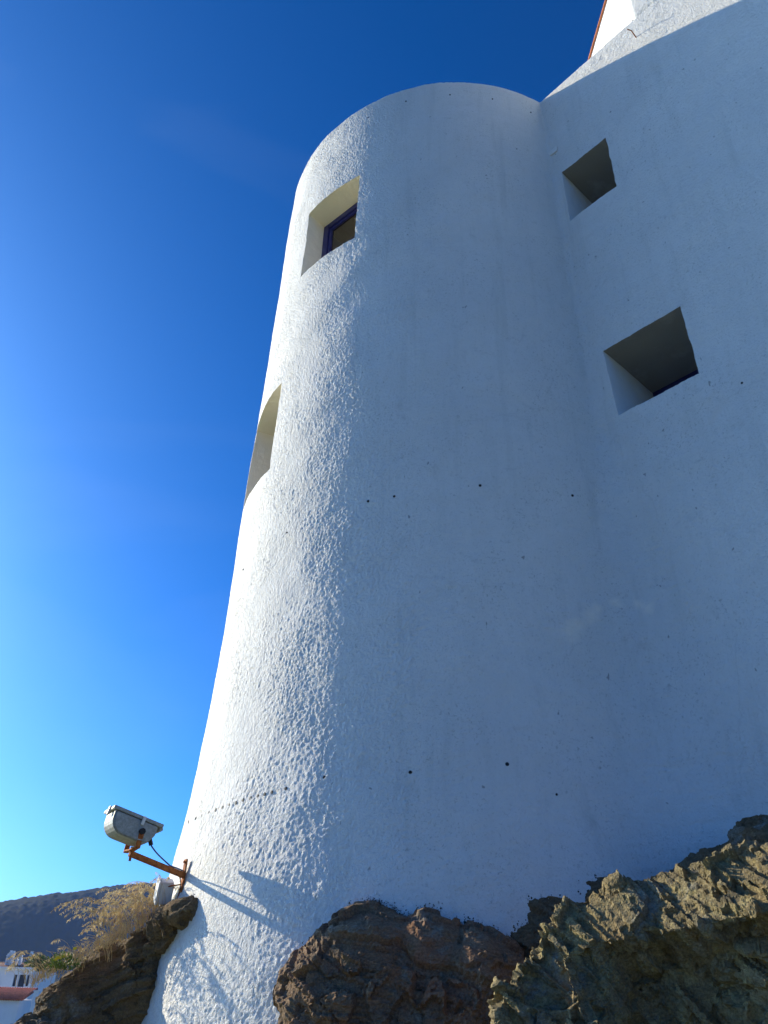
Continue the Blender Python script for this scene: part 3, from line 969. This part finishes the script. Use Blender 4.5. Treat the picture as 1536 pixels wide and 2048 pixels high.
HD3 = 165.0
x0, x1, zl, zh, yy = bb(-60, 84, 1926, 1940, HD3)
fh = empty('far_house', ((x0 + x1) / 2, yy, -9.5))
tag(fh, 'far house with brown roof and tall white chimneys below the hill', 'house')
MB().box(((x0 + x1) / 2, yy + 3, (zb + zl) / 2), ((x1 - x0) / 2, 3, (zl - zb) / 2)).build('wall', M['house_wall'], fh)
MB().prism([(x0 - .2, yy - .3, zl), (x1 + .2, yy - .3, zl), (x1 - 1, yy + 3, zh), (x0 + 1, yy + 3, zh)], (0, .1, .15)).build('roof', M['tile_brown'], fh)
for (p0, p1, q0) in ((3, 9, 1911), (9, 13, 1905), (14, 20, 1906), (24, 28, 1919), (34, 38, 1915), (57, 62, 1907), (68, 73, 1918)):
    a0, a1, c0, c1, _ = bb(p0, p1, q0, 1936, HD3)
    cx_, w_ = (a0 + a1) / 2, (a1 - a0) / 2
    mb = MB().box((cx_, yy + 2.2, (c0 + c1) / 2 - .4), (w_, .35, (c1 - c0) / 2 + .4)).box((cx_, yy + 2.2, c1 + .06), (w_ * 1.25, .45, .06))
    mb.box((cx_, yy + 2.2, c1 + .26), (w_ * .7, .3, .14))
    mb.build('chimney', M['house_wall'], fh)

# bushy tree by the houses
def leaf_cloud(c, r, n, size, seed):
    g_ = np.random.default_rng(seed)
    mb = MB()
    for _ in range(n):
        d = g_.normal(size=3); d /= np.linalg.norm(d)
        p = np.asarray(c) + d * np.asarray(r) * (0.45 + 0.6 * g_.random())
        u = g_.normal(size=3); u /= np.linalg.norm(u); v = np.cross(u, g_.normal(size=3)); v /= np.linalg.norm(v)
        s = size * (0.6 + 0.8 * g_.random())
        mb.quad(p - u * s, p - v * s * .45, p + u * s, p + v * s * .45)
    return mb
tp = at(76, 1918, 140)
tr_ = empty('small_tree', (tp[0], tp[1], -9.5))
tag(tr_, 'small dark green tree beside the far white chimneys', 'tree')
MB().tube([(tp[0], tp[1], -9.5), (tp[0] + .2, tp[1], tp[2] - 3), (tp[0], tp[1], tp[2])], [.3, .2, .08], 7).build('trunk', M['bark'], tr_, smooth=True)
lc = leaf_cloud((tp[0], tp[1], tp[2] - .6), (1.6, 1.6, 1.2), 700, .22, 4)
lc.build('crown', M['leaf'], tr_, fix=False)

# ------------------------------------------------------------------ floodlight on its bracket
AB, _n = surf(372, 1752)
AN = _n
tip = at(262, 1707, 6.32)
TD = (tip - AB) / np.linalg.norm(tip - AB)
fl = empty('floodlight', AB)
tag(fl, 'weathered grey floodlight on a rusty bracket arm fixed to the tower', 'floodlight')
tng = np.cross(AN, [0, 0, 1.0]); tng /= np.linalg.norm(tng)
if tng[0] < 0: tng = -tng
UPV = np.array([0, 0, 1.0])
axp = (tng, UPV, AN)
MB().box(AB + AN * 0.018, (0.028, 0.115, 0.006), axp).build('wall_plate', M['rust'], fl, bevel=0.002)
for dz in (-.095, .095):
    MB().tube([AB + AN * .02 + UPV * dz, AB + AN * .036 + UPV * dz], .009, 6).build('bolt', M['rust'], fl)
side = np.cross(TD, UPV); side /= np.linalg.norm(side)
upa = np.cross(side, TD)
armc = (AB + AN * .02 + tip) / 2; armL = np.linalg.norm(tip - AB) / 2
MB().box(armc, (armL, .017, .019), (TD, side, upa)).build('arm', M['rust'], fl, bevel=0.003)
# housing: D-shaped trough open to the sky-side, end face towards the viewer
LL, LR_ = at(220, 1629, 6.28), at(312, 1654, 6.28)
lu = np.array([0.80, 0.49, 0.0]); lu /= np.linalg.norm(lu)
lmid = (LL + LR_) / 2
lv = np.array([lu[1], -lu[0], 0.0])
tilt = math.radians(14)
lu = lu * math.cos(tilt) - UPV * math.sin(tilt)
lw = np.cross(lu, lv)
if lw[2] < 0: lw = -lw
LS = 0.84
hl, hw, hd = 0.205 * LS, 0.12, 0.175
prof_ = []
for (u_, w_) in ((.20, 0), (.195, -.08), (.155, -.155), (.08, -.168), (-.05, -.168)):
    prof_.append((u_, w_))
for j in range(7):
    an = math.radians(270 - 15 * j)
    prof_.append((-.08 + .12 * math.cos(an), -.048 + .12 * math.sin(an)))
prof_.append((-.205, 0))
prof_ = [(a * LS, b_ * LS) for a, b_ in prof_]
def lp_(u_, v_, w_): return lmid + lu * u_ + lv * v_ + lw * w_
MB().prism([lp_(a, -hw, b_) for a, b_ in prof_], lv * 2 * hw).build('housing', M['alu'], fl, bevel=0.006)
for sgn in (-1, 1):
    cap = [(a * 0.93 - .0, b_ * 0.93 - .006) for a, b_ in prof_]
    MB().prism([lp_(a, sgn * hw, b_) for a, b_ in cap], lv * sgn * .012).build('end_cover', M['alu'], fl, bevel=0.004)
rim_ = MB()
for sgn in (-1, 1):
    rim_.box(lp_(0, sgn * (hw + .004), .012), (hl + .022, .014, .012), (lu, lv, lw))
    rim_.box(lp_(sgn * (hl + .008), 0, .0125), (.014, hw - .0105, .0125), (lu, lv, lw))
rim_.build('front_frame', M['alu'], fl, bevel=0.003)
MB().box(lp_(0, 0, .01), (hl - .006, hw - .012, .004), (lu, lv, lw)).build('glass', M['glass'], fl)
for (u_, v_) in ((.04, hw + .022), (-.04, -hw - .022)):
    MB().box(lp_(u_, v_, -.006), (.012, .005, .03), (lu, lv, lw)).build('clip', M['box'], fl, bevel=0.002)
MB().box(lp_(-hl - .026, .02, .0), (.006, .02, .03), (lu, lv, lw)).build('clip', M['box'], fl, bevel=0.002)
MB().tube([lp_(hl + .02, -hw * .8, -.008), lp_(hl + .02, hw * .95, -.008)], .014, 8).build('hinge', M['alu'], fl)
yo = MB()
for sgn in (-1, 1):
    pv = lp_(.06, sgn * (hw + .024), -.075)
    knee = tip + lv * sgn * (hw + .024) + UPV * .03
    dd_ = (knee - pv); ln = np.linalg.norm(dd_); dd_ /= ln
    a2_ = np.cross(dd_, lv); a2_ /= np.linalg.norm(a2_)
    yo.box((pv + knee) / 2, (ln / 2 + .012, .005, .018), (dd_, np.cross(a2_, dd_), a2_))
    d3 = (tip + UPV * .02) - knee; l3 = np.linalg.norm(d3); d3 /= l3
    a3 = np.cross(d3, lu); a3 /= np.linalg.norm(a3)
    yo.box((tip + UPV * .02 + knee) / 2, (l3 / 2 + .008, .018, .006), (d3, np.cross(a3, d3), a3))
yo.build('yoke', M['rust'], fl, bevel=0.002)
for sgn in (-1, 1):
    MB().tube([lp_(.06, sgn * (hw + .01), -.075), lp_(.06, sgn * (hw + .04), -.075)], .022, 8).build('pivot_bolt', M['black'], fl)
MB().tube([tip - UPV * .05, tip + UPV * .045], .010, 8).build('fixing_bolt', M['rust'], fl)
gl0 = lp_(.15, hw * .5, -.10)
MB().tube([gl0 - lw * -.02, gl0 + lu * .03 - lw * .02], .016, 8).build('cable_gland', M['black'], fl)
q0 = gl0 + lu * .03 - lw * .02
q3 = AB + TD * .16 + upa * .024
cv = []
for i in range(15):
    f = i / 14
    a_ = q0 + lu * .03; b_ = q3 + upa * .10 + TD * .07
    cv.append((1 - f) ** 3 * q0 + 3 * f * (1 - f) ** 2 * (q0 + lu * .05 - UPV * .04) + 3 * f * f * (1 - f) * (q3 + TD * .09 + UPV * .03) + f ** 3 * q3)
cv += [q3 - TD * .06 + upa * .002, AB + TD * .06 + upa * .026, AB + TD * .03 + upa * .03 + side * .02]
MB().tube(cv, .0055, 6).build('cable', M['cable'], fl, smooth=True)

# junction box below, on the tower's edge
jb_c = at(330, 1783, 6.66)
jb = empty('junction_box', jb_c)
tag(jb, 'pale grey plastic junction box below the floodlight bracket', 'junction box')
ju = np.array([math.sin(math.radians(-66)), -math.cos(math.radians(-66)), 0]); js = np.array([-ju[1], ju[0], 0])
tl = math.radians(24)
jz = UPV * math.cos(tl) + js * math.sin(tl) * .9; jz /= np.linalg.norm(jz); js2 = np.cross(jz, ju)
MB().box(jb_c, (.058, .078, .05), (js2, jz, ju)).build('body', M['box'], jb, bevel=.008)
MB().box(jb_c + ju * .058, (.062, .082, .008), (js2, jz, ju)).build('lid', M['box'], jb, bevel=.004)
MB().tube([jb_c - jz * .075, jb_c - jz * .11], .018, 8).build('cable_gland', M['box'], jb)
MB().tube([jb_c + js2 * .05 + jz * .05, AB - UPV * .06 + AN * .03, AB + AN * .05], .006, 6).build('conduit', M['rust'], jb, smooth=True)
pipe = MB().tube([AB - UPV * .10 + AN * .012 - tng * .03, AB - UPV * .2 + AN * .02 - tng * .06, at(345, 1820, 6.36)], .013, 8).build('rusty_pipe', M['rust'], None, smooth=True)
tag(pipe, 'short rusty pipe between the bracket plate and the rock', 'pipe')

# ------------------------------------------------------------------ dry grass and flowers
def stalk(mb_s, mb_p, base, h, lean, g_, plume=True, rad=.0022, pl=0.16):
    lean = np.asarray(lean, float)
    pts = []
    for i in range(9):
        f = i / 8
        pts.append(np.asarray(base) + UPV * h * (f - 0.22 * f ** 3) + lean * h * (0.35 * f + 0.65 * f ** 3))
    mb_s.tube(pts, [rad * (1.1 - .6 * i / 8) for i in range(9)], 3, cap=False)
    if not plume: return
    # feathery drooping head
    tipd = pts[-1] - pts[-2]; tipd /= np.linalg.norm(tipd)
    p = pts[-1].copy(); d = tipd.copy()
    ax = [p.copy()]
    for i in range(7):
        d = d - UPV * .20 + lean * .05; d /= np.linalg.norm(d)
        p = p + d * pl / 7
        ax.append(p.copy())
    mb_s.tube(ax, rad * .5, 3, cap=False)
    for i in range(int(48 * pl / .16)):
        f = g_.random()
        k = min(6, int(f * 7)); q = ax[k] * (1 - (f * 7 - k)) + ax[k + 1] * (f * 7 - k)
        dr = g_.normal(size=3) * .5 - UPV * .9 + lean * .4; dr /= np.linalg.norm(dr)
        ln = (.018 + .022 * g_.random()) * (1.1 - .5 * f)
        sd_ = np.cross(dr, g_.normal(size=3)); sd_ /= np.linalg.norm(sd_)
        mb_p.quad(q, q + dr * ln * .5 + sd_ * .0022, q + dr * ln, q + dr * ln * .5 - sd_ * .0022)
gg = np.random.default_rng(12)
ms, mp_ = MB(), MB()
bases = []
for i in range(115):
    f = gg.random()
    px = 205 + 125 * f ** .8; py = 1885 - 70 * f + gg.normal() * 7
    d = 6.75 + .25 * gg.normal() * .5
    bases.append((px, py, d))
bases += [(235 + 100 * gg.random(), 1862 - 42 * gg.random(), 6.8) for _ in range(14)]
for (px, py, d) in bases:
    b0 = at(px, py + 10, d)
    stalk(ms, mp_, b0, .13 + .20 * gg.random(), (-.38 + .28 * gg.normal(), .2 * gg.normal(), 0), gg, gg.random() < .8, .0019, .10 + .06 * gg.random())
for i in range(60):
    f = gg.random()
    px = 30 + 200 * f; py = 1965 - 62 * f + gg.normal() * 6
    b0 = at(px, py + 12, 6.7 + .1 * gg.normal())
    stalk(ms, mp_, b0, .06 + .14 * gg.random(), (-.4 + .4 * gg.normal(), .2 * gg.normal(), 0), gg, gg.random() < .5, .0018, .06)
for i in range(420):      # short dry blades at the roots
    f = gg.random()
    px = 60 + 270 * f; py = 1960 - 150 * f + gg.normal() * 6
    b0 = at(px, py + 12, 6.72 + .1 * gg.normal())
    stalk(ms, mp_, b0, .04 + .07 * gg.random(), (.7 * gg.normal(), .4 * gg.normal(), 0), gg, False, .0022)
dg_ = ms.build('dry_grass', M['straw'], None, fix=False)
tag(dg_, 'dry straw-coloured grass on the rock left of the tower', 'grass', kind='stuff')
mp_o = mp_.build('seed_heads', M['straw'], dg_, fix=False)
mp_o['kind'] = 'stuff'

for (px, py, tx, ty, lab) in ((200, 1868, 140, 1802, 'tall dry grass stalk arching farthest left against the blue hill'),
                              (208, 1856, 186, 1796, 'dry grass stalk with a plume curling over, right of the leftmost arching stalk'),
                              (75, 1935, 42, 1902, 'thin dry grass stalk leaning left over the white chimneys')):
    b0 = at(px, py, 6.7); t0 = at(tx, ty, 6.72)
    s_, p_ = MB(), MB()
    hh = (t0[2] - b0[2]) / .78
    ln = np.array([(t0[0] - b0[0]) / hh, 0, 0])
    stalk(s_, p_, b0, hh, ln, gg, True, .0032, .17 if py < 1900 else .10)
    stalk(s_, p_, b0 + ln * .01, hh * .9, ln * .8, gg, True, .0024, .15 if py < 1900 else .08)
    root = empty('plume_grass', b0)
    tag(root, lab, 'grass stalk')
    s_.build('stem', M['straw'], root, fix=False)
    p_.build('seed_head', M['straw'], root, fix=False)

fb = at(122, 1940, 6.55)
fp = empty('flowering_plant', fb)
tag(fp, 'low green plant with yellow flowers on the rock ledge', 'plant')
lf = MB()
for i in range(520):
    d = gg.normal(size=3); d[2] = abs(d[2]); d /= np.linalg.norm(d)
    p0_ = fb + d * np.array([.13, .1, .10]) * (gg.random() ** .5)
    dr = d * .7 + gg.normal(size=3) * .4 + UPV * .4; dr /= np.linalg.norm(dr)
    sd_ = np.cross(dr, gg.normal(size=3)); sd_ /= np.linalg.norm(sd_)
    l_ = .02 + .02 * gg.random()
    if gg.random() < .4: continue
    lf.quad(p0_, p0_ + dr * l_ * .5 + sd_ * .005, p0_ + dr * l_, p0_ + dr * l_ * .5 - sd_ * .005)
lf.build('foliage', M['leaf'], fp, fix=False)
for (px, py) in ((116, 1914), (128, 1912), (111, 1919), (150, 1897), (119, 1916)):
    c_ = at(px, py, 6.5)
    fo = MB().tube([fb + (c_ - fb) * .1, (fb + c_) / 2 + UPV * .01, c_], .0018, 4).build('flower_stem', M['leaf'], fp)
    pe = MB()
    fn = np.array([.1, -.7, .7]); fn /= np.linalg.norm(fn)
    e1 = np.cross(fn, UPV); e1 /= np.linalg.norm(e1); e2 = np.cross(e1, fn)
    for j in range(11):
        an = 2 * math.pi * j / 11
        dr = e1 * math.cos(an) + e2 * math.sin(an); sd_ = np.cross(fn, dr)
        pe.quad(c_, c_ + dr * .009 + sd_ * .0035 + fn * .002, c_ + dr * .017, c_ + dr * .009 - sd_ * .0035 + fn * .002)
    pe.box(c_ + fn * .002, (.005, .005, .002), (e1, e2, fn))
    pe.build('flower', M['petal'], fo, fix=False)

# ------------------------------------------------------------------ lift everything so that the ground under the camera is z = 0
for o in list(scene.objects):
    if o.parent is None and o.type in ('MESH', 'EMPTY'):
        o.location.z += EYE

# ------------------------------------------------------------------ sea air between here and the hill
hm = bpy.data.materials.new('sea_haze')
hm.use_nodes = True
ht = hm.node_tree
for nd in list(ht.nodes):
    if nd.type == 'BSDF_PRINCIPLED': ht.nodes.remove(nd)
pv_ = ht.nodes.new('ShaderNodeVolumePrincipled')
pv_.inputs['Color'].default_value = (0.35, 0.55, 1.0, 1)
pv_.inputs['Density'].default_value = 0.00013
ht.links.new(pv_.outputs[0], ht.nodes['Material Output'].inputs['Volume'])
hb = MB().box((0, 0, 67), (6200, 6200, 82)).build('haze', hm)
tag(hb, 'thin blue sea haze over the valley', 'haze', kind='stuff')
